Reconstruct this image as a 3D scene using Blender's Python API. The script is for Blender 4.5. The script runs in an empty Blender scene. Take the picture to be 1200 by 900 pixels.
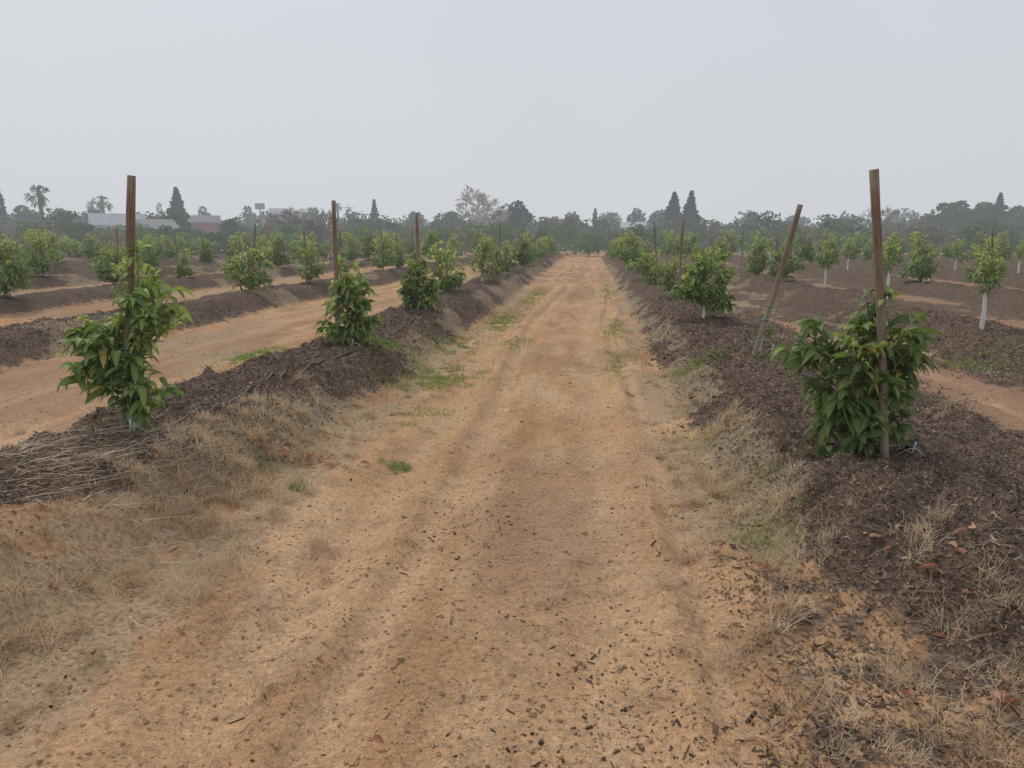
import bpy, math, numpy as np
from mathutils import Vector
rng=np.random.default_rng(7)
R=math.radians
scene=bpy.context.scene
# ---------------------------------------------------------------- noise
def _h(ix,iy,s):
    h=(ix.astype(np.int64)*374761393+iy.astype(np.int64)*668265263+s*1442695041)&0xffffffff
    h=((h^(h>>13))*1274126177)&0xffffffff
    h=(h^(h>>16))&0xffffffff
    return h/4294967295.0
def vn(x,y,s=0):
    x=np.asarray(x,float);y=np.asarray(y,float)
    xi=np.floor(x);yi=np.floor(y);fx=x-xi;fy=y-yi
    fx=fx*fx*(3-2*fx);fy=fy*fy*(3-2*fy)
    a=_h(xi,yi,s);b=_h(xi+1,yi,s);c=_h(xi,yi+1,s);d=_h(xi+1,yi+1,s)
    return (a*(1-fx)+b*fx)*(1-fy)+(c*(1-fx)+d*fx)*fy
def fbm(x,y,s=0,o=4):
    t=0;a=.5;n=0
    for i in range(o):
        t=t+a*vn(x*2**i+i*17.3,y*2**i-i*9.1,s+i);n+=a;a*=.5
    return t/n
def ss(a,b,x):
    t=np.clip((x-a)/(b-a),0,1);return t*t*(3-2*t)
LROWS=[-3.0-5*k for k in range(15)]
RROWS=[1.8]+[5.85+4.4*k for k in range(16)]
ROWS=sorted(LROWS+RROWS)
YEND=63.0
def fields(x,y):
    x=np.asarray(x,float).ravel();y=np.asarray(y,float).ravel()
    wob=(fbm(x*.7,y*.6,11,3)-.5)*.8
    z=np.zeros_like(x);m=np.zeros_like(x)
    fade=ss(YEND+1,YEND-2,y)*ss(-22,-18,y)
    for r in ROWS:
        K=np.nonzero(np.abs(x-r)<3.6)[0]
        if len(K)==0: continue
        xx=x[K];yy=y[K]
        s=xx-r+wob[K]*.5
        if r==1.8: s=s-.45*ss(4.2,2.4,yy)
        d=np.abs(s)
        H=(.32+.16*(fbm(yy*.45+r,yy*0+r,31,2)-.5))
        if r in(-3.0,1.8): H=H+.05
        z[K]=np.maximum(z[K],H*ss(1.0,.36,d)*.85+H*.15*ss(1.3,.0,d))
        if r==-3.0:
            er=.82-0.5*ss(4.1,2.8,yy); el=.9
        elif r==1.8: er=1.7; el=.84
        elif r>1.8: er=1.1; el=1.1
        else: er=.85; el=.95
        mm=np.where(s>0,ss(er+.3,er-.2,s),ss(el+.25,el-.2,-s))
        m[K]=np.maximum(m[K],mm)
    alley=ss(2.5,3.2,x)*ss(.42,.6,fbm(x*.9,y*.35,77,4))*.72
    m=np.maximum(m,alley)
    lit=ss(.45,.9,x)*ss(1.9,1.5,x)*ss(6.5,5,y)*(.22+.5*fbm(x*2.3,y*2.0,79,4))
    m=np.maximum(m,lit)
    m=m*fade
    z=z*fade
    z=z+(fbm(x*.35,y*.35,5,3)-.5)*.10+(fbm(x*3,y*3,6,3)-.5)*.04
    road=ss(-2.2,-1.9,x)*ss(1.0,.7,x)
    bend=.14*np.sin(y*.35)+.3*(fbm(y*.2,y*0,9,2)-.5)
    tr=np.zeros_like(x);pk=fbm(x*2,y*.6,12,2)
    for c,w,dp in((-1.35,.15,.065),(.05,.16,.06),(-.92,.1,.035),(.40,.1,.035)):
        g=np.exp(-((x-c-bend)/w)**2); z=z-dp*g*road*(.2+1.2*pk); tr=np.maximum(tr,g*road)
        z=z+dp*.6*np.exp(-((x-c-bend-.27)/.08)**2)*road
    z=z+.005*np.sin(y*38+np.abs(x*20))*tr*ss(.45,.6,pk)*ss(12,8,y)
    for c in(-5.9,-4.9,4.0):
        g=np.exp(-((x-c-bend)/.18)**2); z=z-.04*g; tr=np.maximum(tr,g*.8)
    z=z+m*((fbm(x*4.0,y*4.0,40,3)-.5)*.15+(fbm(x*11,y*11,41,3)-.5)*.10+(fbm(x*30,y*30,42,2)-.5)*.042)
    z=z+(1-m)*((fbm(x*14,y*14,43,3)-.5)*.018+(fbm(x*5,y*5,44,3)-.5)*.03)
    n=fbm(x*1.3,y*1.0,55,4)
    b1=ss(-2.75,-2.3,x)*ss(-1.5,-1.95,x)*ss(.40,.54,n+.12*ss(9,3,y))
    b2=ss(.35,.7,x)*ss(1.45,1.0,x)*ss(.44,.58,n+.02)
    b3=ss(-4.6,-4.1,x)*ss(-3.4,-3.8,x)*ss(.45,.6,n)
    b4=ss(2.6,3.2,x)*ss(6,5,x)*ss(.58,.68,n)
    b5=np.where(x<-4.6,ss(.55,.66,fbm(x*.8,y*.6,66,3)),0)
    st=np.maximum.reduce([b1,b2,b3*.8,b4*.7,b5*.7])*fade
    red=ss(.45,.65,fbm(x*.5+4,y*.4,88,3))*.6
    red=np.maximum(red,ss(2.3,3.2,x))
    return z,m,st,red,tr
def hz(x,y):
    return fields(np.atleast_1d(x),np.atleast_1d(y))[0]
# ---------------------------------------------------------------- mesh helpers
class MB:
    def __init__(s): s.v=[];s.f=[];s.c=[];s.m=[];s.n=0
    def add(s,v,f,c,m=0):
        v=np.asarray(v,float).reshape(-1,3);f=np.asarray(f,int).reshape(-1,4)
        c=np.asarray(c,float)
        if c.ndim==1:c=np.tile(c[:3],(len(v),1))
        s.v.append(v);s.f.append(f+s.n);s.c.append(c);s.m.append(np.full(len(f),m));s.n+=len(v)
    def mesh(s,name,mats,smooth=True,fit=None):
        v=np.concatenate(s.v)
        if fit:
            h,w=fit;v[:,2]*=h/v[:,2].max();q=np.percentile(np.abs(v[:,:2]),99);v[:,:2]*=w*.5/q
        return mk(name,v,np.concatenate(s.f),np.concatenate(s.c),np.concatenate(s.m),mats,smooth)
def mk(name,v,f,c,mi,mats,smooth=True):
    me=bpy.data.meshes.new(name)
    me.vertices.add(len(v));me.vertices.foreach_set('co',v.astype(np.float32).ravel())
    me.loops.add(len(f)*4);me.loops.foreach_set('vertex_index',f.astype(np.int32).ravel())
    me.polygons.add(len(f));me.polygons.foreach_set('loop_start',np.arange(0,len(f)*4,4,dtype=np.int32))
    if mi is not None: me.polygons.foreach_set('material_index',mi.astype(np.int32))
    me.polygons.foreach_set('use_smooth',np.full(len(f),smooth))
    a=me.color_attributes.new('tint','FLOAT_COLOR','POINT')
    cc=np.ones((len(v),4),np.float32);cc[:,:c.shape[1]]=c
    a.data.foreach_set('color',cc.ravel())
    for m in mats: me.materials.append(m)
    me.update(calc_edges=True);return me
def ob(name,me,loc=(0,0,0),rz=0,sc=1,parent=None):
    o=bpy.data.objects.new(name,me);o.location=loc;o.rotation_euler=(0,0,rz)
    o.scale=(sc,sc,sc) if not hasattr(sc,'__len__') else sc
    scene.collection.objects.link(o)
    if parent:o.parent=parent
    return o
def nrm(a): return a/np.maximum(np.linalg.norm(a,axis=-1,keepdims=True),1e-9)
def tube(mb,pts,rad,col,m=0,n=6,cap=False):
    pts=np.asarray(pts,float);rad=np.asarray(rad,float)
    if cap:
        pts=np.vstack([pts,pts[-1:]]);rad=np.append(rad,rad[-1]*.02)
    t=np.gradient(pts,axis=0);t[-1]=t[-2] if np.linalg.norm(t[-1])<1e-6 else t[-1];t=nrm(t)
    ref=np.array([1,0,0.]) if abs(t[0][2])>.7 else np.array([0,0,1.])
    a=nrm(np.cross(t,ref));b=np.cross(t,a)
    an=np.arange(n)*2*math.pi/n
    v=pts[:,None]+rad[:,None,None]*(np.cos(an)[None,:,None]*a[:,None]+np.sin(an)[None,:,None]*b[:,None])
    k=len(pts);i=np.arange(k-1)[:,None]*n;j=np.arange(n)[None];j2=(j+1)%n
    f=np.stack([i+j,i+j2,i+n+j2,i+n+j],-1)
    mb.add(v,f,col,m)
def leaves(mb,P,D,L,W,droop,col,m=0,st=5,roll=.5,fold=.3):
    N=len(P);D=nrm(D)
    up=np.tile([0,0,1.],(N,1))+rng.normal(0,roll,(N,3))
    S=nrm(np.cross(D,up));Nn=np.cross(S,D)
    t=np.linspace(0,1,st);w=np.sin(np.pi*np.clip(t**.85*.93+.03,0,1))**.8;w[0]=.06;w[-1]=.03
    s=np.array([-1,0,1.])
    L=np.asarray(L)[:,None,None,None];W=np.asarray(W)[:,None,None,None];dr=np.asarray(droop)[:,None,None,None]
    T=t[None,:,None,None];Wp=w[None,:,None,None];Sx=s[None,None,:,None]
    v=P[:,None,None,:]+D[:,None,None,:]*L*(T-.22*dr*T**2)+S[:,None,None,:]*W*Wp*Sx*.5+Nn[:,None,None,:]*W*Wp*np.abs(Sx)*fold*.5
    v=v-np.array([0,0,1.])*L*dr*T**2*.75
    vi=np.arange(st*3).reshape(st,3)
    q=np.stack([vi[:-1,:-1],vi[:-1,1:],vi[1:,1:],vi[1:,:-1]],-1).reshape(-1,4)
    f=(np.arange(N)[:,None,None]*st*3+q[None])
    c=np.repeat(col,st*3,axis=0)
    edge=np.tile(np.array([1,1.3,1.0]),st);c=c*np.tile(edge,N)[:,None]
    mb.add(v,f,c,m)
# ---------------------------------------------------------------- materials
def mat(name):
    m=bpy.data.materials.new(name);m.use_nodes=True;nt=m.node_tree
    return m,nt,nt.nodes['Principled BSDF'],nt.nodes['Material Output']
def noise(nt,co,scale,detail=4,rough=.55,dist=0):
    n=nt.nodes.new('ShaderNodeTexNoise');n.inputs['Scale'].default_value=scale;n.inputs['Detail'].default_value=detail
    n.inputs['Roughness'].default_value=rough;n.inputs['Distortion'].default_value=dist
    nt.links.new(co,n.inputs['Vector']);return n.outputs['Fac']
def mth(nt,op,a,b=None,c=None,clamp=False):
    n=nt.nodes.new('ShaderNodeMath');n.operation=op;n.use_clamp=clamp
    for i,q in enumerate((a,b,c)):
        if q is None:continue
        if isinstance(q,(int,float)):n.inputs[i].default_value=q
        else:nt.links.new(q,n.inputs[i])
    return n.outputs[0]
def mixc(nt,f,a,b,mode='MIX'):
    n=nt.nodes.new('ShaderNodeMix');n.data_type='RGBA';n.blend_type=mode
    for i,q in((0,f),(6,a),(7,b)):
        if isinstance(q,(int,float)):n.inputs[i].default_value=q
        elif isinstance(q,tuple):n.inputs[i].default_value=(*q,1)
        else:nt.links.new(q,n.inputs[i])
    return n.outputs[2]
def mapr(nt,v,a,b,c=0,d=1):
    n=nt.nodes.new('ShaderNodeMapRange');nt.links.new(v,n.inputs[0])
    for i,q in enumerate((a,b,c,d)):n.inputs[i+1].default_value=q
    return n.outputs[0]
def bump(nt,h,strength,dist,prev=None):
    n=nt.nodes.new('ShaderNodeBump');n.inputs['Strength'].default_value=strength;n.inputs['Distance'].default_value=dist
    nt.links.new(h,n.inputs['Height'])
    if prev:nt.links.new(prev,n.inputs['Normal'])
    return n.outputs[0]
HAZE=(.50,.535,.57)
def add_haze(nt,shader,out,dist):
    # haze painted into the material as emission, growing with distance from world origin
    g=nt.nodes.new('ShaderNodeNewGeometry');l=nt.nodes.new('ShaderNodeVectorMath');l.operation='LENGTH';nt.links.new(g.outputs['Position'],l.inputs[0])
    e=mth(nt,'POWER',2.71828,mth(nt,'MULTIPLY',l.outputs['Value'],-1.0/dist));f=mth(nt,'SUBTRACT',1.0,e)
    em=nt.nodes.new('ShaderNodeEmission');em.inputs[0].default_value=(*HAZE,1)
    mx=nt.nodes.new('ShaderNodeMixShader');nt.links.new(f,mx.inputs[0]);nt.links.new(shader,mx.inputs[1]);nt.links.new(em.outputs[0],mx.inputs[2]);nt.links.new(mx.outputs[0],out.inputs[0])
def tintmat(name,rough=.6,spec=.3,trans=0,var=.25,nscale=0,haze=0,tcol=(1.5,1.6,.7)):
    m,nt,p,out=mat(name)
    a=nt.nodes.new('ShaderNodeAttribute');a.attribute_name='tint'
    c=a.outputs['Color']
    if nscale:
        tc=nt.nodes.new('ShaderNodeTexCoord')
        n=noise(nt,tc.outputs['Object'],nscale,2)
        c=mixc(nt,1.0,c,mapr(nt,n,.3,.7,1-var,1+var),'MULTIPLY')
    oi=nt.nodes.new('ShaderNodeObjectInfo')
    c=mixc(nt,1.0,c,mapr(nt,oi.outputs['Random'],0,1,.85,1.2),'MULTIPLY')
    nt.links.new(c,p.inputs['Base Color']);p.inputs['Roughness'].default_value=rough
    p.inputs['Specular IOR Level'].default_value=spec
    sh=p.outputs[0]
    if trans:
        t=nt.nodes.new('ShaderNodeBsdfTranslucent');c2=mixc(nt,1.0,c,tcol,'MULTIPLY');nt.links.new(c2,t.inputs['Color'])
        mx=nt.nodes.new('ShaderNodeMixShader');mx.inputs[0].default_value=trans
        nt.links.new(sh,mx.inputs[1]);nt.links.new(t.outputs[0],mx.inputs[2]);nt.links.new(mx.outputs[0],out.inputs[0]);sh=mx.outputs[0]
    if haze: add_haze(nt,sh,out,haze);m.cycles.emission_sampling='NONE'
    return m
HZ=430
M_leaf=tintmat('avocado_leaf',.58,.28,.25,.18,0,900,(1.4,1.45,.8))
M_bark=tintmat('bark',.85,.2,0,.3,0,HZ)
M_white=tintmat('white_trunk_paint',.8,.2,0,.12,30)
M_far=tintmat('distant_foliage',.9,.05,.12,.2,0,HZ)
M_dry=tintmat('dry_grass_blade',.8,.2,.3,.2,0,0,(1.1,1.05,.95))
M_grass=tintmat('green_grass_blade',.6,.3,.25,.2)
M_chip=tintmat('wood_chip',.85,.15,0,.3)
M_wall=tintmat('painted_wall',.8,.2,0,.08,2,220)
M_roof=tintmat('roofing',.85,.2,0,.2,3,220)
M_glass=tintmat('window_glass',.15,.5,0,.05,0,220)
M_plastic=tintmat('plastic',.5,.4,0,.08,20)
M_stake,nt,p,_=mat('stake_wood')
tc=nt.nodes.new('ShaderNodeTexCoord');mp=nt.nodes.new('ShaderNodeMapping');mp.inputs['Scale'].default_value=(1,1,.06)
nt.links.new(tc.outputs['Object'],mp.inputs[0])
n1=noise(nt,mp.outputs[0],120,5,.7);n2=noise(nt,tc.outputs['Object'],5,3)
c=mixc(nt,mapr(nt,n1,.3,.7),(.09,.055,.037),(.34,.225,.155));c=mixc(nt,mapr(nt,n2,.4,.7,0,.7),c,(.27,.215,.165))
sz=nt.nodes.new('ShaderNodeSeparateXYZ');nt.links.new(tc.outputs['Object'],sz.inputs[0])
c=mixc(nt,mth(nt,'MULTIPLY',mapr(nt,sz.outputs[2],1.0,.5),.5),c,(.36,.31,.25))
nt.links.new(c,p.inputs['Base Color']);p.inputs['Roughness'].default_value=.85
nt.links.new(bump(nt,n1,.7,.004),p.inputs['Normal'])
# ground
M_ground,nt,p,out=mat('orchard_soil')
a=nt.nodes.new('ShaderNodeAttribute');a.attribute_name='tint'
sp=nt.nodes.new('ShaderNodeSeparateColor');nt.links.new(a.outputs['Color'],sp.inputs[0])
mul,stw,red=sp.outputs[0],sp.outputs[1],sp.outputs[2];trk=a.outputs['Alpha']
tc=nt.nodes.new('ShaderNodeTexCoord');co=tc.outputs['Object']
nA=noise(nt,co,.9,3);nB=noise(nt,co,5,3,.6);nC=noise(nt,co,38,3,.65);nD=noise(nt,co,170,2,.7)
mp=nt.nodes.new('ShaderNodeMapping');mp.inputs['Scale'].default_value=(1,.2,1);nt.links.new(co,mp.inputs[0])
nS=noise(nt,mp.outputs[0],3.2,3,.6)
sand=mixc(nt,mapr(nt,nA,.35,.65),(.48,.278,.145),(.57,.37,.215))
sand=mixc(nt,mapr(nt,nS,.42,.64,0,.85),sand,(.38,.205,.10))
sand=mixc(nt,mth(nt,'MULTIPLY',red,.85),sand,(.29,.175,.115))
sand=mixc(nt,mth(nt,'MULTIPLY',trk,mapr(nt,nS,.4,.6,.0,.75)),sand,(.60,.39,.23))
sand=mixc(nt,mapr(nt,nB,.52,.70,0,.55),sand,(.29,.185,.11))
sand=mixc(nt,1.0,sand,mapr(nt,nC,.3,.7,.74,1.24),'MULTIPLY')
sand=mixc(nt,1.0,sand,mapr(nt,nD,.3,.7,.7,1.3),'MULTIPLY')
vm=nt.nodes.new('ShaderNodeTexVoronoi');vm.inputs['Scale'].default_value=75
mp2=nt.nodes.new('ShaderNodeMapping');mp2.inputs['Scale'].default_value=(1,.45,1);mp2.inputs['Rotation'].default_value=(0,0,.6);nt.links.new(co,mp2.inputs[0]);nt.links.new(mp2.outputs[0],vm.inputs['Vector'])
sm=nt.nodes.new('ShaderNodeSeparateColor');nt.links.new(vm.outputs['Color'],sm.inputs[0])
spk=mth(nt,'MULTIPLY',mth(nt,'LESS_THAN',mth(nt,'ADD',vm.outputs['Distance'],mth(nt,'MULTIPLY',nD,.5)),.52),mth(nt,'GREATER_THAN',sm.outputs[0],mapr(nt,nB,.35,.7,.98,.72)))
sand=mixc(nt,mth(nt,'MULTIPLY',spk,.5),sand,(.12,.075,.05))
mc=mixc(nt,sm.outputs[0],(.060,.043,.034),(.215,.15,.112))
mc=mixc(nt,mapr(nt,nB,.4,.7,0,.5),mc,(.18,.122,.088))
mc=mixc(nt,mapr(nt,nA,.5,.7,0,.4),mc,(.105,.075,.058))
mc=mixc(nt,mth(nt,'MULTIPLY',mth(nt,'GREATER_THAN',sm.outputs[1],.93),.6),mc,(.35,.26,.19))
th=mixc(nt,mapr(nt,nC,.35,.65),(.25,.18,.11),(.48,.37,.24))
nb5=mth(nt,'SUBTRACT',nB,.5);nc5=mth(nt,'SUBTRACT',nC,.5)
msk=mapr(nt,mth(nt,'ADD',mul,mth(nt,'ADD',mth(nt,'MULTIPLY',nb5,1.3),mth(nt,'MULTIPLY',nc5,.9))),.38,.62)
smk=mapr(nt,mth(nt,'ADD',stw,mth(nt,'ADD',mth(nt,'MULTIPLY',nb5,1.2),nc5)),.4,.75,0,.7)
col=mixc(nt,msk,sand,mc);col=mixc(nt,smk,col,th)
nt.links.new(col,p.inputs['Base Color']);p.inputs['Roughness'].default_value=.95;p.inputs['Specular IOR Level'].default_value=.1
hh=mth(nt,'ADD',mth(nt,'MULTIPLY',nC,.75),mth(nt,'ADD',mth(nt,'MULTIPLY',nD,.22),mth(nt,'MULTIPLY',vm.outputs['Distance'],mth(nt,'MULTIPLY',mul,.8))))
nt.links.new(bump(nt,hh,.85,.022),p.inputs['Normal'])
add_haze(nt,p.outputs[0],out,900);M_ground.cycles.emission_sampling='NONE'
# ---------------------------------------------------------------- ground
def axis(lo,hi,step0,flat,grow,mx=1e9):
    def half(hi):
        o=[0.];s=step0
        while o[-1]<hi:
            if o[-1]>flat:s=min(s*(1+grow),mx if o[-1]<75 else 1e9)
            o.append(o[-1]+s)
        return o
    return np.array([-k for k in half(-lo)[::-1][:-1]]+half(hi))
gx=axis(-900,900,.024,4.5,.03,.2)
ys=[1.2]
while ys[-1]<1200: ys.append(ys[-1]+max(.014,.0075*ys[-1]) if ys[-1]<90 else ys[-1]*1.06)
yb=[1.2]
while yb[-1]>-60: yb.append(yb[-1]-max(.05,.05*abs(yb[-1]-1.2)))
gy=np.array(yb[::-1][:-1]+ys)
X,Y=np.meshgrid(gx,gy)
z,m,st,red_,tr=fields(X,Y)
nx,ny=len(gx),len(gy)
idx=np.arange(nx*ny).reshape(ny,nx)
f=np.stack([idx[:-1,:-1],idx[:-1,1:],idx[1:,1:],idx[1:,:-1]],-1).reshape(-1,4)
me=mk('ground',np.stack([X.ravel(),Y.ravel(),z],1),f,np.stack([m,st,red_,tr],1),None,[M_ground])
ob('ground',me)
# ---------------------------------------------------------------- scatter helpers
def scatter(n,dmin,dmax,b0=-45,b1=36,pw=1.0):
    d=dmin*(dmax/dmin)**(rng.random(n)**pw);b=np.radians(rng.uniform(b0,b1,n))
    return d*np.sin(b),d*np.cos(b),d
GREEN=[(-1.80,8.2,.8,1.1,2.0),(-2.0,10.6,.4,.8,1.0),(-1.35,5.0,.18,.22,.8),(-1.9,4.25,.12,.14,.8),(.4,9.4,.25,1.2,.35),(.5,13,.25,2,.35),(.95,3.7,.2,.3,.35),(1.05,4.3,.25,.25,.3),
 (-2.55,8.8,.35,.5,1.2),(-4.6,9.5,.3,.9,.8),(5.0,9.6,.6,.8,.8),(3.0,4.6,.3,.2,.8),(-1.7,14,.3,2.,.9),(1.2,8.0,.3,.4,.6),(-3.9,4.5,.15,.2,.9),(-1.5,20,.3,4,.8),(.5,22,.3,5,.5),(-2.25,4.5,.15,.12,.6),(2.2,7.8,.5,.3,.5),(.9,5.6,.3,.4,.2),(-1.5,6.3,.4,.5,.3),(-1.1,11,.3,.8,.3)]
def blades(x,y,z,L,lean,az,wd,col,name,material,st=4):
    n=len(x);t=np.linspace(0,1,st)[None,:,None]
    dr=np.stack([np.cos(az),np.sin(az),az*0],1)[:,None];sd=np.stack([-np.sin(az),np.cos(az),az*0],1)[:,None]
    L=L[:,None,None];ln=lean[:,None,None]
    cur=rng.normal(0,.25,(n,1,1))
    ctr=np.stack([x,y,z],1)[:,None]+dr*L*t*ln+sd*L*cur*t**2+np.array([0,0,1.])*L*(np.sqrt(np.maximum(1-ln**2,.0))*t*(1.0-.45*t*ln)+.02)
    w=(wd[:,None,None]*(1-t*.85))
    tilt=np.array([0,0,1.])*rng.normal(0,.4,(n,1,1))
    sv=nrm(sd+tilt)
    v=np.stack([ctr-sv*w,ctr+sv*w],2)
    vi=np.arange(st*2).reshape(st,2);q=np.stack([vi[:-1,0],vi[:-1,1],vi[1:,1],vi[1:,0]],-1)
    f=np.arange(n)[:,None,None]*st*2+q[None]
    mb=MB();mb.add(v,f,np.repeat(col,st*2,axis=0));me=mb.mesh(name,[material]);return ob(name,me)
x,y,d=scatter(6500,1.7,30,pw=1.1)
_,mm,s_,_,_=fields(x,y)
k=rng.random(len(x))<(s_*.85*(.3+1.2*ss(.4,.6,fbm(x*3,y*3,120,2)))+.006);x,y,d=x[k],y[k],d[k]
ex=[(-1.45,2.75),(-1.3,3.4),(-1.1,2.35),(-1.75,3.1),(.4,3.1),(.55,2.6),(.75,2.35),(.95,2.15),(.85,2.9),(1.2,2.2),(1.35,2.05),(1.15,2.55),(.6,3.6),(-2.3,3.3),(-2.1,2.9),(-2.5,4.2),(-2.3,4.6),(-2.2,5.1),(-2.6,3.7),(-2.45,4.9),(-2.1,4.2),(-2.35,5.5),(1.0,5.6),(1.05,6.4),(1.5,2.4),(-2.6,4.6),(-2.4,3.9),(1.35,2.9),(1.25,3.5),(-2.2,4.0),(-2.4,4.4),(-2.05,4.8),(-2.55,5.2),(-2.15,3.6),(1.55,2.75),(1.4,2.55),(1.6,2.2),(1.0,3.3),(.9,4.4),(-2.35,4.2),(-2.5,4.45),(-2.2,4.35),(-2.45,3.6),(-2.3,3.8),(1.5,3.2),(1.65,2.5)]
EX=np.array(ex);EX=np.repeat(EX,10,axis=0)+rng.normal(0,.075,(len(ex)*10,2))
x=np.append(x,EX[:,0]);y=np.append(y,EX[:,1]);d=np.hypot(x,y)
rep=rng.integers(14,44,len(x));rep=np.where(d>9,rep//4,rep)
fl=np.where(rng.random(len(x))<.4,1.7,.9)
cx=np.repeat(x,rep);cy=np.repeat(y,rep);dd=np.repeat(d,rep);caz=np.repeat(rng.uniform(0,6.28,len(x)),rep);fl=np.repeat(fl,rep)
n=len(cx);cx=cx+rng.normal(0,.024,n);cy=cy+rng.normal(0,.024,n)
tone=np.repeat(rng.random(len(x)),rep)*.6+rng.random(n)*.4
c=np.array([.42,.30,.19])*(1-tone[:,None])+np.array([.84,.67,.47])*tone[:,None]
blades(cx,cy,hz(cx,cy)+.002,rng.uniform(.035,.105,n)*fl*np.where(dd>9,1.2,1),np.clip(rng.beta(2.8,1.4,n),0,.995),caz+rng.normal(0,1.2,n),rng.uniform(.001,.0022,n)*np.clip(dd/4,1,4),c,'dry_grass',M_dry)
n=1000;x=rng.normal(-2.98,.42,n);y=rng.normal(3.8,.45,n)
t=rng.random(n);c=np.array([.36,.27,.18])*(1-t[:,None])+np.array([.72,.60,.45])*t[:,None]
blades(x,y,hz(x,y)+.014,rng.uniform(.12,.36,n),np.full(n,.995),rng.normal(.5,.9,n),rng.uniform(.001,.0026,n),c,'fallen_straw',M_dry)
gx_,gy_=[],[]
for(a0,b0,sx,sy,dn)in GREEN:
    k=int(2300*dn*min(1.2,(sx*sy)**.5*2.0)+80);gx_.append(rng.normal(a0,sx*.5,k));gy_.append(rng.normal(b0,sy*.5,k))
x=np.concatenate(gx_);y=np.concatenate(gy_)
k=fbm(x*6,y*6,91,3)>.47;x,y=x[k],y[k];d=np.hypot(x,y);n=len(x);t=rng.random(n)
c=np.array([.12,.19,.05])*(1-t[:,None])+np.array([.31,.41,.13])*t[:,None]
dr_=rng.random(n)<.18;c[dr_]=[.45,.38,.22]
blades(x,y,hz(x,y),rng.uniform(.025,.075,n),rng.uniform(.3,.95,n),rng.uniform(0,6.28,n),rng.uniform(.0015,.003,n)*np.clip(d/5,1,3),c,'green_grass',M_grass)
# ---------------------------------------------------------------- chips
def chips(x,y,L,W,name,colA,colB,zoff=.004,tilt=.35,pale=.08):
    n=len(x);az=rng.uniform(0,6.28,n);P=np.stack([x,y,hz(x,y)+zoff],1)
    D=nrm(np.stack([np.cos(az),np.sin(az),rng.normal(0,tilt,n)],1));S=nrm(np.cross(D,np.tile([0,0,1.],(n,1))+rng.normal(0,tilt,(n,3))));U=np.cross(S,D)
    L=L[:,None]*.5;W=W[:,None]*.5;H=W*rng.uniform(.4,.9,(n,1));tp=rng.uniform(.3,1,(n,1))
    v=np.stack([P-D*L-S*W*tp,P-D*L*.9+S*W*.7,P+D*L+S*W*tp,P+D*L*.85-S*W,
                P-D*L*.9-S*W*tp*.6+U*H,P-D*L*.8+S*W*.5+U*H,P+D*L*.9+S*W*.6*tp+U*H,P+D*L*.8-S*W*.7+U*H],1)
    q=np.array([[4,7,6,5],[0,4,5,1],[1,5,6,2],[2,6,7,3],[3,7,4,0]])
    f=np.arange(n)[:,None,None]*8+q[None]
    t=rng.random((n,1));c=colA*(1-t)+colB*t
    pm=rng.random(n)<pale;c[pm]=np.array([.38,.29,.20])*rng.uniform(.7,1.2,(pm.sum(),1))
    mb=MB();mb.add(v,f,np.repeat(c,8,axis=0));return ob(name,mb.mesh(name,[M_chip],False))
A=np.array([.062,.044,.035]);B_=np.array([.23,.165,.125])
x,y,d=scatter(125000,1.8,16,pw=1.0)
_,mm,s_,_,_=fields(x,y);k=rng.random(len(x))<np.clip(mm*1.1-s_*.35,0,1);x,y,d=x[k],y[k],d[k];n=len(x)
chips(x,y,rng.gamma(2.0,.010,n)*np.clip(d/5,1,2)+.006,rng.uniform(.003,.011,n)*np.clip(d/5,1,2),'wood_chip_mulch',A,B_,.004,.55,.09)
x,y,d=scatter(19000,1.8,22,-42,25)
z_,mm,s_,_,_=fields(x,y)
dens=ss(.46,.70,fbm(x*1.6,y*.9,101,4))*.85+.03+.15*np.exp(-((x-.25)/.35)**2)*ss(5,3,y)+.35*ss(.2,.9,x)*ss(1.4,1,x)+.8*np.exp(-((x-.25)/.3)**2-((y-5.8)/.9)**2)
k=(mm<.6)&(rng.random(len(x))<dens*.5);x,y=x[k],y[k];n=len(x)
chips(x,y,rng.gamma(1.0,.014,n)+.004,rng.gamma(2,.0027,n)+.0015,'scattered_wood_chips',A*.75,B_*.65,.002,.12,.05)
x,y,d=scatter(3500,1.8,9);k=fields(x,y)[1]<.4;x,y=x[k],y[k];n=len(x)
chips(x,y,rng.uniform(.004,.011,n),rng.uniform(.004,.009,n),'pebbles',np.array([.42,.29,.19]),np.array([.68,.56,.43]),.001,.1,0)
x,y,d=scatter(7000,1.8,12);k=fields(x,y)[1]<.5;x,y=x[k],y[k];n=len(x)
chips(x,y,rng.gamma(2,.004,n)+.003,rng.gamma(2,.004,n)+.003,'soil_clods',np.array([.40,.24,.13]),np.array([.54,.35,.20]),.001,.3,0)
FL=[(-2.0,4.8,40,.15,.08),(1.45,2.6,6,.10,.12),(1.3,2.3,5,.12,.10),(-2.25,3.95,9,.12,.1),(1.55,2.1,4,.08,.05),(1.1,3.2,4,.2,.3),(-2.6,3.0,4,.2,.2),(-.6,1.95,1,.01,.01),(1.45,3.1,5,.12,.2),(-2.9,5.5,4,.4,.3),(1.55,2.95,4,.1,.1)]
px=np.concatenate([rng.normal(a,s,k) for a,b_,k,s,_ in FL]);py=np.concatenate([rng.normal(b_,t,k) for a,b_,k,s,t in FL])
n=len(px);az=rng.uniform(0,6.28,n);mb=MB();t=rng.random((n,1))
leaves(mb,np.stack([px,py,hz(px,py)+.020],1),np.stack([np.cos(az),np.sin(az),rng.normal(.05,.12,n)],1),rng.uniform(.05,.085,n),rng.uniform(.02,.033,n),rng.uniform(0,.3,n),np.array([.32,.125,.075])*(1-t)+np.array([.55,.35,.24])*t,0,6,.5,1.0)
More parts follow.
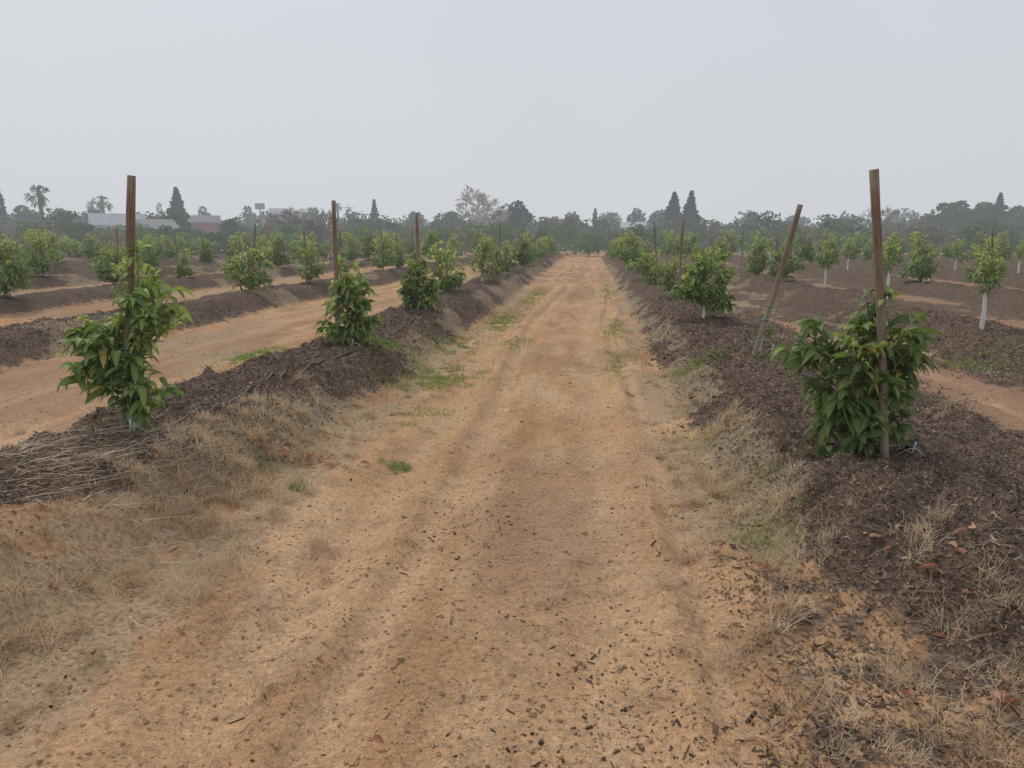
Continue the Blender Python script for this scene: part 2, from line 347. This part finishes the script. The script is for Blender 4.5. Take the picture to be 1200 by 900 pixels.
ob('fallen_leaves',mb.mesh('fallen_leaves',[M_dry]))
# ---------------------------------------------------------------- avocado trees
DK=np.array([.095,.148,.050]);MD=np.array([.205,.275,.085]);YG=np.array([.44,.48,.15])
def avocado(name,lobes,tips,per,H,st=5,Ls=(.13,.21),white=.35,young=.2,trunk_r=.017,wild=1.0,lean=0.):
    mb=MB()
    k=8;tz=np.linspace(-.05,H*.88,k);wx=np.cumsum(rng.normal(0,.012,k))+lean*tz;wy=np.cumsum(rng.normal(0,.012,k))
    tp=np.stack([wx,wy,tz],1);tr_=np.linspace(trunk_r,trunk_r*.4,k)
    tube(mb,tp,tr_,(.22,.17,.12),1,8)
    if white:
        kk=tz<white+.02;tube(mb,tp[kk],tr_[kk]+.006,(.68,.67,.63),2,8)
    vol=np.array([l[3]*l[4]*l[5] for l in lobes])**.75;pr=vol/vol.sum()
    P,D,C,L=[],[],[],[]
    for i in range(tips):
        l=lobes[rng.choice(len(lobes),p=pr)]
        u=nrm(rng.normal(size=3))*rng.uniform(.45,1)**.6
        tip=np.array(l[:3])+u*np.array(l[3:6]);tip[0]+=lean*tip[2]
        tip[2]=max(tip[2],.05)
        hb=np.clip(tip[2]*.65-.02,.08,H*.85);base=np.array([np.interp(hb,tz,wx),np.interp(hb,tz,wy),hb])
        mid=(base+tip)/2+np.array([0,0,-.03])+rng.normal(0,.03,3)
        q=np.array([base,mid,tip]);ts=np.linspace(0,1,5)[:,None]
        path=(1-ts)**2*q[0]+2*ts*(1-ts)*q[1]+ts**2*q[2]
        tube(mb,path,np.linspace(.006,.0025,5),(.15,.17,.08),1,4)
        out=nrm(tip-base+np.array([0,0,.05]))
        n=per+rng.integers(-3,4);hf=np.clip(tip[2]/H,0,1)
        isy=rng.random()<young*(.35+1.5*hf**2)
        az=np.arange(n)*2.4+rng.random()*6
        ds=nrm(out*rng.uniform(.2,.9,(n,1))+np.stack([np.cos(az),np.sin(az),rng.uniform(-.5,.4,n)],1)*.9)
        if isy: ds=nrm(ds+np.array([0,0,.8]))
        back=rng.uniform(0,.07,n);inn=rng.random(n)<.3;back=np.where(inn,rng.uniform(.07,.22,n),back)[:,None]
        back=np.minimum(back,np.linalg.norm(tip-base)*.8)
        P.append(tip-out*back);D.append(ds)
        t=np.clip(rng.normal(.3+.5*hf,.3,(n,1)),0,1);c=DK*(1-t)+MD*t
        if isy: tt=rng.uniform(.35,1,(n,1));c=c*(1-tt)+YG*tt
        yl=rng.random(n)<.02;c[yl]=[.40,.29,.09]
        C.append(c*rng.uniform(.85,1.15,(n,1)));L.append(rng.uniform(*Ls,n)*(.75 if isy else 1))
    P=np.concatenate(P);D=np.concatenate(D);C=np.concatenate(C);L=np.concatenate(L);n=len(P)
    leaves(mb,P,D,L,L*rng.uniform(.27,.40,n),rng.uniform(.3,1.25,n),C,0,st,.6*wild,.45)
    return mb.mesh(name,[M_leaf,M_bark,M_white])
def place_stake(x,y,h,r=.026,lean=(0,0),ties=()):
    mb=MB();k=10;zz=np.linspace(-.15,h,k)
    tube(mb,np.stack([rng.normal(0,.001,k)+.008*np.sin(zz*2),rng.normal(0,.001,k),zz],1),r*(1+rng.normal(0,.025,k)),(.2,.14,.1),0,12,cap=True)
    for tz in ties:
        a=np.linspace(0,2*math.pi,12);rr=r+.010
        tube(mb,np.stack([np.cos(a)*rr,np.sin(a)*rr,tz+a*.004],1),np.full(12,.006),(.12,.38,.29),1,5)
        tube(mb,[[rr,0,tz],[rr+.03,-.02,tz-.02],[rr+.03,-.03,tz-.08]],[.005,.005,.003],(.12,.38,.29),1,4)
    o=ob('wooden_stake',mb.mesh('wooden_stake',[M_stake,M_plastic]),(x,y,float(hz(x,y)[0])))
    o.rotation_euler=(lean[1],lean[0],0);return o
def zat(x,y):return float(hz(x,y)[0])
lA=[(.07,0,1.08,.13,.13,.20),(.15,0,.92,.18,.17,.19),(.30,0,.76,.11,.12,.1),(-.20,0,.66,.19,.18,.15),(-.25,-.03,.42,.16,.15,.12),(-.02,0,.66,.13,.15,.2),(.10,0,.28,.20,.17,.14),(-.03,.05,.45,.14,.15,.13),(-.30,0,.24,.06,.08,.07)]
ob('avocado_tree',avocado('avocado_tree',lA,88,11,1.28,7,(.105,.17),.2,.35,lean=.08),(-2.97,4.36,zat(-2.97,4.36)-.01))
lB=[(-.1,0,.56,.33,.3,.28),(.10,0,.70,.20,.24,.22),(.06,0,.90,.14,.15,.13),(-.42,0,.60,.11,.13,.10),(-.12,0,.22,.25,.24,.15),(-.34,-.05,.1,.09,.1,.05),(-.26,0,.73,.14,.15,.1),(.18,0,.5,.12,.16,.14),(.12,0,.25,.1,.12,.1)]
ob('avocado_tree',avocado('avocado_tree',lB,104,12,1.03,7,(.10,.165),.12,.3,lean=-.09),(1.71,4.42,zat(1.71,4.42)-.01))
place_stake(-3.03,4.34,1.65,.025,(.14,0),(.55,.75))
place_stake(1.76,4.32,1.67,.025,(-.13,0),(.48,.62))
lC=[(0,0,.55,.3,.28,.3),(.05,0,.85,.22,.2,.2),(-.05,0,.22,.3,.28,.15),(.2,0,.4,.18,.2,.2)]
ob('avocado_tree',avocado('avocado_tree',lC,90,9,1.05,5,(.12,.18),.15,.4),(-2.85,8.4,zat(-2.85,8.4)))
place_stake(-2.98,8.35,1.66,.025,(.02,0),(.5,))
lD=[(0,0,.42,.35,.35,.3),(0,0,.72,.24,.22,.16),(.02,0,.15,.36,.34,.14)]
ob('avocado_tree',avocado('avocado_tree',lD,110,9,.95,5,(.12,.17),.1,.5),(-2.9,12.2,zat(-2.9,12.2)))
place_stake(-2.98,12.6,1.6,.025)
place_stake(1.76,7.85,1.62,.028,(.225,0),(.4,.55))
lE=[(0,0,.35,.08,.08,.12),(-.05,0,.12,.12,.1,.06)]
ob('avocado_tree',avocado('avocado_tree',lE,7,6,.5,5,(.08,.13),.4,.3),(1.9,8.1,zat(1.9,8.1)))
lF=[(0,0,.62,.40,.38,.3),(.02,0,.92,.28,.28,.18),(.12,0,.3,.30,.3,.15),(-.3,0,.5,.18,.2,.18)]
ob('avocado_tree',avocado('avocado_tree',lF,130,9,1.2,5,(.12,.17),.35,.45),(1.75,11.2,zat(1.75,11.2)))
place_stake(1.5,12.4,1.4,.022)
VAR=[]
for i in range(8):
    hh_=rng.uniform(.9,1.5)
    lb=[(0,0,hh_*.5,rng.uniform(.28,.5),rng.uniform(.28,.5),hh_*.34),(rng.normal(0,.14),rng.normal(0,.14),hh_*.82,.27,.27,hh_*.17),(rng.normal(0,.12),rng.normal(0,.12),hh_*.25,.38,.38,.18)]
    if i%2==0: lb.append((rng.uniform(.3,.42),.1,hh_*rng.uniform(.3,.6),.22,.22,.18))
    VAR.append(avocado('avocado_tree_form',lb,100,8,hh_,3,(.13,.2),.2,.65))
THIN=[]
for i in range(3):
    THIN.append(avocado('thin_avocado_tree_form',[(0,0,.9,.22,.22,.28),(.05,0,1.15,.16,.16,.15)],26,8,1.35,3,(.12,.18),.65,.6,.024))
def inview(x,y,mg=4):
    b=math.degrees(math.atan2(x,y));return y>3 and -48<b<36
for r in ROWS:
    near=r in(-3.0,1.8)
    y0=16.3 if r==-3. else 15.2 if r==1.8 else 11.1 if abs(r-5.85)<.01 else 9.8+rng.uniform(-1,3)
    y=y0
    while y<YEND-1:
        x=r+rng.normal(0,.14);yy=y+(rng.normal(0,.35) if y>12 else 0)
        if inview(x,yy):
            th_=.3 if r>2 else .12
            if abs(r-5.85)<.01 and y<19: g=THIN[rng.integers(3)];s=rng.uniform(.85,1.0)
            elif rng.random()<(.0 if near else .09): g=None
            elif rng.random()<th_ and not near: g=THIN[rng.integers(3)];s=rng.uniform(.75,1.15)
            else:
                g=VAR[rng.integers(8)];s=rng.uniform(.65,1.2)+ (0.006*y if not near else 0.003*y)
            if g: ob('avocado_tree',g,(x,yy,zat(x,yy)-.02),rng.uniform(0,6.28),(s*rng.uniform(.9,1.15),s*rng.uniform(.9,1.15),s))
            if y<34 and rng.random()<.55: place_stake(x+rng.normal(0,.1),yy-.12,rng.uniform(1.25,1.7),.02,(rng.normal(0,.04),rng.normal(0,.03)))
        y+=3.9 if near or y<20 else 3.3
def hose(name,pts,r,col):
    pts=np.array(pts,float);t=np.linspace(0,len(pts)-1,len(pts)*6)
    x=np.interp(t,range(len(pts)),pts[:,0]);y=np.interp(t,range(len(pts)),pts[:,1])
    ker=np.ones(5)/5;xs=np.convolve(np.pad(x,2,'edge'),ker,'valid');ys_=np.convolve(np.pad(y,2,'edge'),ker,'valid')
    mb=MB();tube(mb,np.stack([xs,ys_,hz(xs,ys_)+r*1.4],1),np.full(len(xs),r),col,0,6);ob(name,mb.mesh(name,[M_plastic]))
hose('irrigation_hose',[(-2.68+.08*math.sin(y*.9),y) for y in np.arange(4.3,30,.8)],.010,(.05,.047,.045))
hose('irrigation_hose',[(2.0+.1*math.sin(y*.8+1),y) for y in np.arange(4.3,30,.8)],.010,(.05,.047,.045))
for(a0,b0,sg)in((-2.95,4.26,1),(1.86,4.42,1),(-2.82,8.3,1),(1.9,8.0,1)):
    z0=zat(a0,b0);mb=MB();t=np.linspace(0,1,9)
    tube(mb,np.stack([a0+.16*t*sg,b0-.04*np.sin(t*3),z0+.01+.06*np.sin(t*3.1)],1),np.full(9,.003),(.6,.62,.64),0,6)
    tube(mb,[[a0+.05,b0-.06,z0],[a0+.07,b0-.07,z0+.08],[a0+.075,b0-.075,z0+.12]],[.004,.004,.007],(.55,.59,.63),0,6,cap=True)
    ob('drip_emitter',mb.mesh('drip_emitter',[M_plastic]))
# ---------------------------------------------------------------- distant vegetation
def cloud(mb,c,r,n,size,colr,m=0,shell=.55):
    u=nrm(rng.normal(size=(n,3)));rad=rng.uniform(shell**3,1,(n,1))**(1/3)
    P=np.array(c)+u*rad*np.array(r)
    D=nrm(rng.normal(size=(n,3))+u*.4);S=nrm(np.cross(D,rng.normal(size=(n,3))))
    s=size*rng.uniform(.5,1.3,(n,1))
    v=np.stack([P-D*s*.5,P+S*s*.35,P+D*s*.5,P-S*s*.35],1)
    f=np.arange(n)[:,None]*4+np.arange(4)[None]
    k=rng.uniform(.65,1.25,(n,1))
    mb.add(v,f,np.repeat(np.array(colr)*k,4,axis=0),m)
def broad(mb,x,y,h,w,colr,n=700,trunk=True,size=None,base=.12):
    size=size or w*.10
    if trunk: tube(mb,[[x,y,-.2],[x,y,h*.3],[x+w*.05,y,h*.6]],[w*.04,w*.03,w*.015],np.array(colr)*.7,1,5)
    k=rng.integers(6,10)
    for i in range(k):
        a=rng.uniform(0,6.28);rr=w*.5*rng.uniform(.15,.62);zc=h*rng.uniform(base+.2,.8)
        q=w*rng.uniform(.17,.28)
        cloud(mb,(x+math.cos(a)*rr,y+math.sin(a)*rr,zc),(q,q,min(h*.2,q)*1.1),n//k,size,np.array(colr)*rng.uniform(.8,1.2))
    cloud(mb,(x,y,h*.5),(w*.33,w*.33,h*.38),n//3,size,np.array(colr)*.85)
    cloud(mb,(x,y,h*.85),(w*.16,w*.16,h*.14),n//8,size,np.array(colr)*1.1)
def pol(b,d): a=math.radians(b);return d*math.sin(a),d*math.cos(a)
mb=MB()
for b in np.arange(-47,36,.6):
    d=rng.uniform(65,80);x,y=pol(b+rng.normal(0,.2),d);y=max(y,YEND+2) if abs(b)<12 else y
    g=np.array([.12,.17,.075])*rng.uniform(.7,1.4)
    if rng.random()<.2:g=np.array([.22,.18,.14])
    broad(mb,x,y,rng.uniform(1.9,3.1),rng.uniform(2.2,3.8),g,400,False,.26,0)
ob('orchard_tree_belt',mb.mesh('orchard_tree_belt',[M_far,M_bark]))
mb=MB()
for b in np.arange(-48,37,.7):
    d=rng.uniform(95,135);x,y=pol(b+rng.normal(0,.3),d)
    g=np.array([.095,.13,.075])*rng.uniform(.7,1.25)
    if rng.random()<.25:g=np.array([.18,.155,.13])
    broad(mb,x,y,rng.uniform(2.6,5.0),rng.uniform(3.5,7),g,380,True,.45,0)
for b in np.arange(-48,37,1.0):
    d=rng.uniform(170,240);x,y=pol(b+rng.normal(0,.4),d)
    broad(mb,x,y,rng.uniform(4.5,9.0),rng.uniform(7,13),np.array([.11,.14,.11])*rng.uniform(.85,1.12),380,True,.9,0)
ob('distant_tree_line',mb.mesh('distant_tree_line',[M_far,M_bark]))
def B(u): return math.degrees(math.atan((u-600)/867.))-6
def Ht(v,d,u=600): return 1.6+d*math.cos(math.atan((u-600)/867.))*math.tan(math.atan((450-v)/850.)-R(11.4))
def landmark(name,b,d,h,w,colr,n=1300,size=None):
    x,y=pol(b,d);mb=MB();broad(mb,0,0,h,w,colr,n,True,size or w*.085);ob(name,mb.mesh(name,[M_far,M_bark],True,(h,w)),(x,y,zat(x,y)))
def conifer(name,b,d,h,w,colr,n=2600,narrow=False):
    mb=MB();tube(mb,[[0,0,-.2],[0,0,h*.5],[0,0,h*.97]],[w*.05,w*.03,.02],np.array(colr)*.6,1,6)
    t=rng.random(n)**.8;ph=rng.uniform(0,6.28)
    zz=h*(.06+.94*t);lay=.88+.10*np.sin(zz*2*math.pi/(h*.11)+ph)+.16*np.sin(zz*2*math.pi/(h*.057)+ph*2)
    prof=np.minimum(1,(1-t)*1.25+.04)**1.0 if not narrow else np.sin(np.pi*np.clip(t*.85+.15,0,1))**.6
    a=rng.uniform(0,6.28,n);ang=.82+.25*np.sin(a*3+zz*1.3+ph)+.1*np.sin(a*5-zz*2)
    rr=w*.52*prof*lay*ang*rng.uniform(.2,1,n)**.4
    P=np.stack([np.cos(a)*rr,np.sin(a)*rr,zz-rr*.18],1);D=nrm(np.stack([np.cos(a),np.sin(a),-.35+rng.normal(0,.3,n)],1));S=nrm(np.cross(D,np.array([0,0,1.])+rng.normal(0,.8,(n,3))))
    s=h*.06*rng.uniform(.6,1.5,(n,1))*(1.15-t[:,None]*.6);v=np.stack([P-D*s*.6,P+S*s*.4,P+D*s*.7,P-S*s*.4],1)
    c=np.array(colr)*rng.uniform(.65,1.25,(n,1));mb.add(v,np.arange(n)[:,None]*4+np.arange(4)[None],np.repeat(c,4,axis=0),0)
    x,y=pol(b,d);ob(name,mb.mesh(name,[M_far,M_bark],True,(h,w)),(x,y,zat(x,y)))
def bare(name,b,d,h,w,colr,seed,depth=6,r0=None):
    g=np.random.default_rng(seed);mb=MB();r0=r0 or h*.022
    def br(p,dv,L,r,k):
        q=[p];dd=dv.copy()
        for i in range(3):
            dd=nrm(dd+g.normal(0,.13,3)+np.array([0,0,.05]));q.append(q[-1]+dd*L/3)
        r=max(r,h*.0038)
        tube(mb,q,np.linspace(r,r*.7,4),np.array(colr)*g.uniform(.8,1.15),0,3 if k<4 else 5)
        if k==0:return
        for i in range(3 if k>1 else 4):
            nd=nrm(dd+g.normal(0,.55,3)*np.array([1.15,1.15,.6]));br(q[-1] if i<2 else q[2],nd,L*g.uniform(.62,.85),r*.6,k-1)
    br(np.array([0,0,-.1]),np.array([0,0,1.]),h*.22,r0,depth)
    x,y=pol(b,d);ob(name,mb.mesh(name,[M_bark],True,(h,w)),(x,y,zat(x,y)))
def palm(name,b,d,h,cr,colr):
    mb=MB();tube(mb,[[0,0,-.2],[.1,0,h*.4],[0,0,h-cr*.5]],[.36,.30,.28],(.15,.13,.11),1,8)
    n=34;a=rng.uniform(0,6.28,n);el=rng.uniform(-1.0,1.35,n)
    D=np.stack([np.cos(a)*np.cos(el),np.sin(a)*np.cos(el),np.sin(el)],1)
    base=np.array([0,0,h-cr*.95])
    for i in range(n):
        m_=13;t=rng.uniform(.55,1,m_)[:,None];q=cr*rng.uniform(.85,1.15)
        ctr=base+D[i]*q*t*.8+np.array([0,0,-1])*q*.3*t**2
        S=nrm(np.cross(D[i],rng.normal(size=(m_,3))));s=q*.36
        E=nrm(D[i]+S*.55);v=np.stack([ctr,ctr+E*s*.5+S*s*.1,ctr+E*s-np.array([0,0,s*.4]),ctr+E*s*.5-S*s*.1],1)
        mb.add(v,np.arange(m_)[:,None]*4+np.arange(4)[None],np.array(colr)*rng.uniform(.7,1.2),0)
        tube(mb,[base,base+D[i]*q*.45-np.array([0,0,q*.08])],[.05,.04],colr,0,3)
    x,y=pol(b,d);ob(name,mb.mesh(name,[M_far,M_bark]),(x,y,zat(x,y)))
GH=[.08,.11,.08];GD=[.05,.075,.058]
def put(fn,name,u,v,d,wpx,*a,**k): fn(name,B(u),d,Ht(v,d,u),wpx*d/850.,*a,**k)
put(conifer,'pine_tree',5,219,150,18,GD,1200)
palm('palm_tree',B(52),135,Ht(211,135,52),2.0,[.06,.09,.055])
palm('palm_tree',B(124),160,Ht(225,160,124),1.9,[.06,.09,.055])
palm('palm_tree',B(397),180,Ht(236,180,397),1.1,GH)
put(conifer,'pine_tree',211,219,130,28,GD)
put(conifer,'pine_tree',440,233,145,18,GD,1500)
put(conifer,'pine_tree',788,224,125,32,[.03,.05,.038],3400)
put(conifer,'pine_tree',808,223,128,28,[.03,.05,.038],3200)
put(conifer,'cypress_tree',697,243,150,8,GD,900,True)
put(conifer,'pine_tree',1166,225,135,20,GD,1500)
for(u,v,d,w,c_)in[(110,236,140,18,[.12,.14,.11]),(30,240,150,40,GH),(80,245,150,30,GH),(165,248,170,26,GH),(190,237,170,14,GH),(240,241,170,22,GH),(485,247,155,26,GH),(530,246,125,50,[.10,.15,.075]),(607,234,120,42,GD),(585,246,120,44,GD),(640,256,140,40,GH),(715,248,165,30,[.14,.155,.14]),(745,243,150,28,GH),(770,246,150,28,GH),(680,260,150,40,GH),(975,258,80,52,[.08,.115,.05]),(878,262,110,22,GH),(1120,234,130,50,[.085,.11,.075]),(1150,236,132,46,[.09,.115,.08]),(1190,240,135,38,GH),(1085,250,130,38,GH),(1215,235,140,40,GH),(-20,240,140,40,GH),(930,264,120,38,GH),(270,256,150,50,GH),(430,256,130,50,GH),(460,260,105,50,GH),(100,260,95,60,[.09,.12,.065]),(160,264,80,50,[.09,.12,.065]),(215,266,78,46,[.10,.13,.065])]:
    put(landmark,'broadleaf_tree',u,v,d,w,c_)
def pb(u,v,d,wpx,c_,seed,depth=5): bare('bare_tree',B(u),d,Ht(v,d,u),wpx*d/850.,c_,seed,depth)
pb(565,217,110,72,(.40,.36,.32),3,6)
for i,(u,v,d,wp,q)in enumerate([(345,240,90,45,(.22,.155,.125)),(370,243,85,45,(.22,.155,.125)),(395,250,80,40,(.22,.16,.13)),(322,248,90,40,(.24,.165,.135)),(1015,242,105,45,(.22,.19,.16)),(1045,240,105,50,(.22,.19,.16)),(1070,248,105,40,(.22,.19,.16)),(60,260,80,50,(.24,.18,.15)),(1140,264,80,40,(.2,.17,.15)),(1180,264,75,40,(.2,.17,.15)),(840,262,110,40,(.22,.2,.18)),(715,247,140,34,(.26,.24,.22)),(1100,266,75,40,(.2,.17,.15)),(480,262,85,40,(.22,.18,.15)),(355,256,72,50,(.2,.145,.12)),(385,260,70,50,(.2,.145,.12))]):
    pb(u,v,d,wp,q,20+i)
# ---------------------------------------------------------------- buildings
def box(mb,x0,x1,y0,y1,z0,z1,col,m=0):
    v=[[x0,y0,z0],[x1,y0,z0],[x1,y1,z0],[x0,y1,z0],[x0,y0,z1],[x1,y0,z1],[x1,y1,z1],[x0,y1,z1]]
    mb.add(v,[[0,3,2,1],[4,5,6,7],[0,1,5,4],[1,2,6,5],[2,3,7,6],[3,0,4,7]],col,m)
def house(name,b,d,L,Wd,h,rh,wc,rc,rot=0):
    x,y=pol(b,d);e=bpy.data.objects.new(name,None);scene.collection.objects.link(e);e.location=(x,y,zat(x,y)-.05);e.rotation_euler=(0,0,rot-R(b))
    a,c=L/2,Wd/2
    mb=MB();box(mb,-a,a,-c,c,0,h,wc)
    mb.add([[-a,-c,h],[-a,c,h],[-a,0,h+rh],[-a,0,h+rh]],[[0,1,2,3]],wc);mb.add([[a,-c,h],[a,c,h],[a,0,h+rh],[a,0,h+rh]],[[0,1,2,3]],wc)
    ob('walls',mb.mesh('walls',[M_wall],False),parent=e)
    mb=MB();o_=.4
    for s in(-1,1):
        v=[[-a-o_,s*(c+o_),h-rh*o_/c+.05],[a+o_,s*(c+o_),h-rh*o_/c+.05],[a+o_,0,h+rh+.05],[-a-o_,0,h+rh+.05]]
        v=v+[[p_[0],p_[1],p_[2]+.15] for p_ in v]
        mb.add(v,[[0,1,2,3],[4,5,6,7],[0,1,5,4],[1,2,6,5],[3,0,4,7]],rc)
    ob('roof',mb.mesh('roof',[M_roof],False),parent=e)
    mb=MB()
    for q in np.linspace(-a+1.0,a-1.0,max(2,int(L/3))): box(mb,q-.4,q+.4,-c-.04,-c+.02,h*.4,h*.78,(.06,.07,.08))
    ob('windows',mb.mesh('windows',[M_glass],False),parent=e)
    mb=MB();box(mb,-.1,.8,-c-.05,-c+.02,0,h*.75,(.25,.18,.14));ob('door',mb.mesh('door',[M_wall],False),parent=e)
house('grey_house',B(140),98,5,6,3.0,1.2,(.30,.30,.30),(.22,.23,.25))
house('tan_house',B(183),92,3.2,4,2.6,.9,(.28,.22,.19),(.18,.16,.16),.3)
house('red_barn',B(243),82,2.0,4,3.1,.6,(.34,.06,.05),(.16,.14,.14))
house('white_house',B(742),100,2.6,4,2.9,.6,(.42,.43,.44),(.36,.38,.4))
house('grey_house',B(332),220,6,6,5.4,4.2,(.16,.16,.17),(.16,.16,.17))
def pole(b,d,h,panel):
    mb=MB();tube(mb,[[0,0,0],[0,0,h*.5],[0,0,h]],[.16,.13,.1],(.16,.15,.14),0,8,cap=True)
    if panel: box(mb,-.7,.7,-.12,.12,h-.8,h+.1,(.12,.13,.15));box(mb,-.5,.5,-.2,-.121,h-.7,h-.1,(.2,.2,.22))
    else: box(mb,-1.1,1.1,-.06,.06,h-.7,h-.55,(.2,.18,.16))
    x,y=pol(b,d);ob('light_pole' if panel else 'utility_pole',mb.mesh('pole',[M_wall],False),(x,y,0),-R(b))
pole(B(307),120,Ht(239,120,307),True);pole(B(410),170,Ht(240,170,410),False)
# ---------------------------------------------------------------- light
w=bpy.data.worlds.new('World');scene.world=w;w.use_nodes=True;nt=w.node_tree
bg=nt.nodes['Background'];sky=nt.nodes.new('ShaderNodeTexSky');sky.sky_type='NISHITA';sky.sun_disc=False
sky.sun_elevation=R(48);sky.sun_rotation=R(-40);sky.dust_density=6;sky.air_density=1
hs=nt.nodes.new('ShaderNodeHueSaturation');hs.inputs['Saturation'].default_value=.3;nt.links.new(sky.outputs[0],hs.inputs['Color'])
tc=nt.nodes.new('ShaderNodeTexCoord');nn=noise(nt,tc.outputs['Generated'],1.6,3)
sx=nt.nodes.new('ShaderNodeSeparateXYZ');nt.links.new(tc.outputs['Generated'],sx.inputs[0])
g=mapr(nt,sx.outputs[2],0,.5)
veil=mixc(nt,g,(6.55,6.8,7.1),(6.25,6.65,7.35));veil=mixc(nt,1.0,veil,mapr(nt,nn,.3,.7,.97,1.03),'MULTIPLY')
cc=mixc(nt,.93,hs.outputs[0],veil);nt.links.new(cc,bg.inputs[0]);bg.inputs[1].default_value=.1
s=bpy.data.lights.new('sun','SUN');s.energy=1.4;s.angle=R(14);s.color=(1,.96,.9)
so=bpy.data.objects.new('sun',s);scene.collection.objects.link(so)
el,az=R(48),R(-40)
dv=Vector((math.sin(az)*math.cos(el),math.cos(az)*math.cos(el),math.sin(el)))
so.rotation_euler=dv.to_track_quat('Z','Y').to_euler()
c=bpy.data.cameras.new('camera');c.sensor_width=36;c.lens=25.5;c.clip_end=3000;c.clip_start=.05
co_=bpy.data.objects.new('camera',c);scene.collection.objects.link(co_);co_.location=(0,0,1.6);co_.rotation_euler=(R(90-11.4),0,R(6))
scene.camera=co_
scene.view_settings.view_transform='Standard';scene.view_settings.look='None';scene.view_settings.exposure=0
